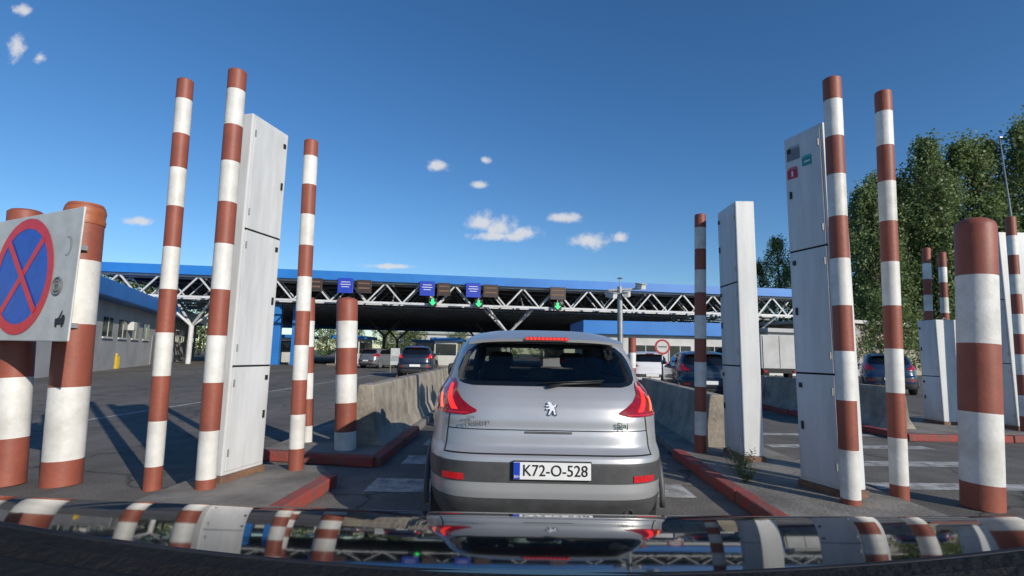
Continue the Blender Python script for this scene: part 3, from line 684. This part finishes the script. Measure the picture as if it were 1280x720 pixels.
# ---------------------------------------------------------------- trees
def tree_meshes(seed,h,r,tall,clumps,leaf,per=85):
    rnd=random.Random(seed)
    t=MB(); t.tube([(0,0,0),(rnd.uniform(-.1,.1),0,h*.3),(rnd.uniform(-.3,.3),rnd.uniform(-.3,.3),h*.65),(0,0,h*.93)],[h*.018,h*.013,h*.007,.03],10)
    for i in range(16):
        z=h*rnd.uniform(.15,.8); a=rnd.uniform(0,6.28); l=r*rnd.uniform(.5,.9)*(1-.5*z/h)
        t.tube([(0,0,z),(l*.5*math.cos(a),l*.5*math.sin(a),z+l*.5),(l*math.cos(a),l*math.sin(a),z+l*1.2)],[h*.006,h*.004,.02],6)
    c=MB()
    for i in range(clumps):
        u=rnd.random(); z=h*(.06+.92*u)
        if tall: prof=min(1,u*5+.4)*(1-u)**.46+.05
        else: prof=math.sin(math.pi*(u*.85+.13))**.5
        rr=r*prof*math.sqrt(rnd.uniform(.05,1))*rnd.uniform(.75,1.2); a=rnd.uniform(0,6.28)
        cx,cy=rr*math.cos(a),rr*math.sin(a); cr=r*rnd.uniform(.12,.26)*(1-.35*u if tall else 1)
        for k in range(per):
            d=Vector((rnd.gauss(0,1),rnd.gauss(0,1),rnd.gauss(0,1)))*.62*cr
            p=Vector((cx,cy,z))+Vector((d.x,d.y,d.z*(1.9 if tall else .8)))
            n=Vector((rnd.gauss(0,1)+.3,rnd.gauss(0,1)-.35,rnd.gauss(0,1)+.5)).normalized()
            a1=n.orthogonal().normalized(); b1=n.cross(a1); s=leaf*rnd.uniform(.5,1.1)
            c.add([p-a1*s,p-b1*s*.6,p+a1*s,p+b1*s*.6],[(0,1,2,3)])
    return t,c
protos=[]
for sd,h,r,tall in ((1,24,3.9,True),(2,20,3.6,True),(5,22,3.4,True),(3,9,3.4,False)):
    t,c=tree_meshes(sd,h,r,tall,215 if tall else 110,.175 if tall else .17,72 if tall else 64)
    e=thing('tree','tall green poplar tree behind border station' if tall else 'rounded green tree beyond the crossing','tree',group='poplar trees behind the crossing' if tall else 'distant rounded trees')
    t.obj('trunk',['bark'],e,smooth=True); c.obj('crown',['leaf'],e); protos.append(e)
pl=[(0,(57.5,55,0),1.2),(2,(54.8,57,0),1.24),(1,(51.5,56,0),1.34),(0,(48.8,58,0),1.10),(2,(46.2,55,0),1.2),(1,(43.8,57,0),1.14),(2,(41.3,56,0),1.02),(1,(39.3,55,0),1.04),(2,(37.0,60,0),.84),(1,(34.6,60,0),.82),(0,(52.5,62,0),1.15),(0,(60.5,58,0),1.15),(1,(45,64,0),1.15),(2,(32.6,62,0),.74),(1,(31.2,64,0),.68)]
for i,(k,l,s) in enumerate(pl):
    n=copytree(protos[k],l,random.uniform(-.8,.8)); n.scale=(s*random.uniform(.95,1.1),s,s)
for l,s in [((-62,80,0),1.45),((-57,82,0),1.4),((-68,80,0),1.5),((-53,88,0),1.4),((-34,110,0),.9),((-28,115,0),1.0),((-40,112,0),1.1),((-12,120,0),.85),((-6,122,0),.8),((60,80,0),1.0),((52,75,0),.9),((-22,118,0),.95),((34,54,0),.9),((38,52,0),.95),((0,130,0),.9),((8,132,0),.9)]:
    n=copytree(protos[3],l,random.uniform(0,6)); n.scale=(s,s,s)
for p in protos:
    for c in list(p.children): bpy.data.objects.remove(c)
    bpy.data.objects.remove(p)
for (x,y,s) in ((2.60,5.95,.75),(2.76,6.25,.6),(2.5,5.6,.45)):
    m=MB(); 
    for i in range(46):
        a=random.uniform(0,6.28); l=s*random.uniform(.10,.36); r=random.uniform(0,.10)*s
        p=Vector((r*math.cos(a),r*math.sin(a),0)); q=p+Vector((math.cos(a)*l*.6,math.sin(a)*l*.6,l)); w=Vector((-math.sin(a),math.cos(a),0))*.004
        m.add([p-w*.5,p+w*.5,q+w*.3,q-w*.3],[(0,1,2,3)])
        for t in (.45,.65,.85,1.0):
            c0=p.lerp(q,t); b=random.uniform(0,6.28); dv=Vector((math.cos(b),math.sin(b),.4))*.03; ww=Vector((-math.sin(b),math.cos(b),0))*.011
            m.add([c0,c0+dv*.5+ww,c0+dv,c0+dv*.5-ww],[(0,1,2,3)])
    o=m.obj('weed_tuft',['grass'],loc=(x,y,.11)); tag(o,'small green weed tuft growing on traffic island','plant','weeds on the island')

# ---------------------------------------------------------------- world
el=math.radians(22.5); az=math.atan2(.66,-.75)
w=bpy.data.worlds.new('World'); sc.world=w; w.use_nodes=True; nt=w.node_tree
bg=nt.nodes['Background']; sky=nt.nodes.new('ShaderNodeTexSky'); sky.sky_type='NISHITA'; sky.sun_disc=False
sky.sun_elevation=el; sky.sun_rotation=az; sky.air_density=1.0; sky.dust_density=.1; sky.ozone_density=3.0
bg.inputs[1].default_value=.115
def MN(op,a,b=None,c=None):
    n=nt.nodes.new('ShaderNodeMath'); n.operation=op
    for i,v in enumerate((a,b,c)):
        if v is None: continue
        if isinstance(v,(int,float)): n.inputs[i].default_value=v
        else: nt.links.new(v,n.inputs[i])
    return n.outputs[0]
tc=nt.nodes.new('ShaderNodeTexCoord'); sp=nt.nodes.new('ShaderNodeSeparateXYZ'); nt.links.new(tc.outputs['Generated'],sp.inputs[0])
yy=MN('MAXIMUM',sp.outputs[1],.05); U=MN('DIVIDE',sp.outputs[0],yy); V=MN('DIVIDE',sp.outputs[2],yy)
cb=nt.nodes.new('ShaderNodeCombineXYZ'); nt.links.new(U,cb.inputs[0]); nt.links.new(V,cb.inputs[1])
nz=nt.nodes.new('ShaderNodeTexNoise'); nz.inputs['Scale'].default_value=34; nz.inputs['Detail'].default_value=8; nz.inputs['Roughness'].default_value=.62; nt.links.new(cb.outputs[0],nz.inputs['Vector'])
nf=MN('MULTIPLY',MN('SUBTRACT',nz.outputs['Fac'],.5),2.2)
tot=None
for u,v,a,b in [(-.062,.258,.036,.024),(-.025,.248,.046,.024),(.016,.238,.042,.016),(-.025,.232,.072,.012),(.1037,.2725,.042,.013),(.1534,.226,.040,.018),(.214,.2353,.018,.012),(-.1527,.3756,.026,.014),(-.06,.3895,.013,.009),(-.0687,.3386,.018,.009),(-1.045,.6137,.022,.030),(-.993,.593,.016,.013),(-.747,.2475,.032,.010),(-.2376,.1664,.065,.006),(-1.046,.70,.022,.015)]:
    du=MN('DIVIDE',MN('SUBTRACT',U,u),a); dv=MN('DIVIDE',MN('SUBTRACT',V,v),b)
    r2=MN('ADD',MN('MULTIPLY',du,du),MN('MULTIPLY',dv,dv)); f=MN('SUBTRACT',1.15,MN('SQRT',r2))
    tot=f if tot is None else MN('MAXIMUM',tot,f)
msk=MN('ADD',tot,nf)
mr=nt.nodes.new('ShaderNodeMapRange'); mr.interpolation_type='SMOOTHSTEP'; nt.links.new(msk,mr.inputs[0]); mr.inputs[1].default_value=.0; mr.inputs[2].default_value=1.0
hs=nt.nodes.new('ShaderNodeHueSaturation'); hs.inputs['Saturation'].default_value=1.2; hs.inputs['Value'].default_value=1.0; nt.links.new(sky.outputs[0],hs.inputs['Color'])
tn=nt.nodes.new('ShaderNodeVectorMath'); tn.operation='MULTIPLY'; nt.links.new(hs.outputs[0],tn.inputs[0]); tn.inputs[1].default_value=(.90,.99,1.10)
mx=nt.nodes.new('ShaderNodeMix'); mx.data_type='RGBA'
fm=MN('MULTIPLY',MN('MULTIPLY',mr.outputs[0],.88),MN('GREATER_THAN',sp.outputs[1],.1))
nt.links.new(fm,mx.inputs[0]); nt.links.new(tn.outputs[0],mx.inputs[6]); mx.inputs[7].default_value=(6.2,6.3,6.6,1)
nt.links.new(mx.outputs[2],bg.inputs[0])
ld=bpy.data.lights.new('sun','SUN'); ld.energy=4.4; ld.angle=math.radians(.5); ld.color=(1,.92,.80)
lo=bpy.data.objects.new('sun',ld); col.objects.link(lo)
sd=Vector((math.sin(az)*math.cos(el),math.cos(az)*math.cos(el),math.sin(el)))
lo.rotation_euler=(-sd).to_track_quat('-Z','Y').to_euler(); lo.location=sd*50

# ---------------------------------------------------------------- camera
th=math.atan(82/640.0)
fw=Vector((0,math.cos(th),math.sin(th))); up0=Vector((0,-math.sin(th),math.cos(th)))
R=Matrix.Rotation(-.02,3,fw); up=R@up0; rt=R@Vector((1,0,0))
cam=bpy.data.cameras.new('camera'); cam.sensor_width=36; cam.lens=18; cam.clip_start=.05; cam.clip_end=6000
co=bpy.data.objects.new('camera',cam); col.objects.link(co)
mw=Matrix((( rt.x,up.x,-fw.x,0),(rt.y,up.y,-fw.y,0),(rt.z,up.z,-fw.z,1.4),(0,0,0,1))); co.matrix_world=mw
sc.camera=co
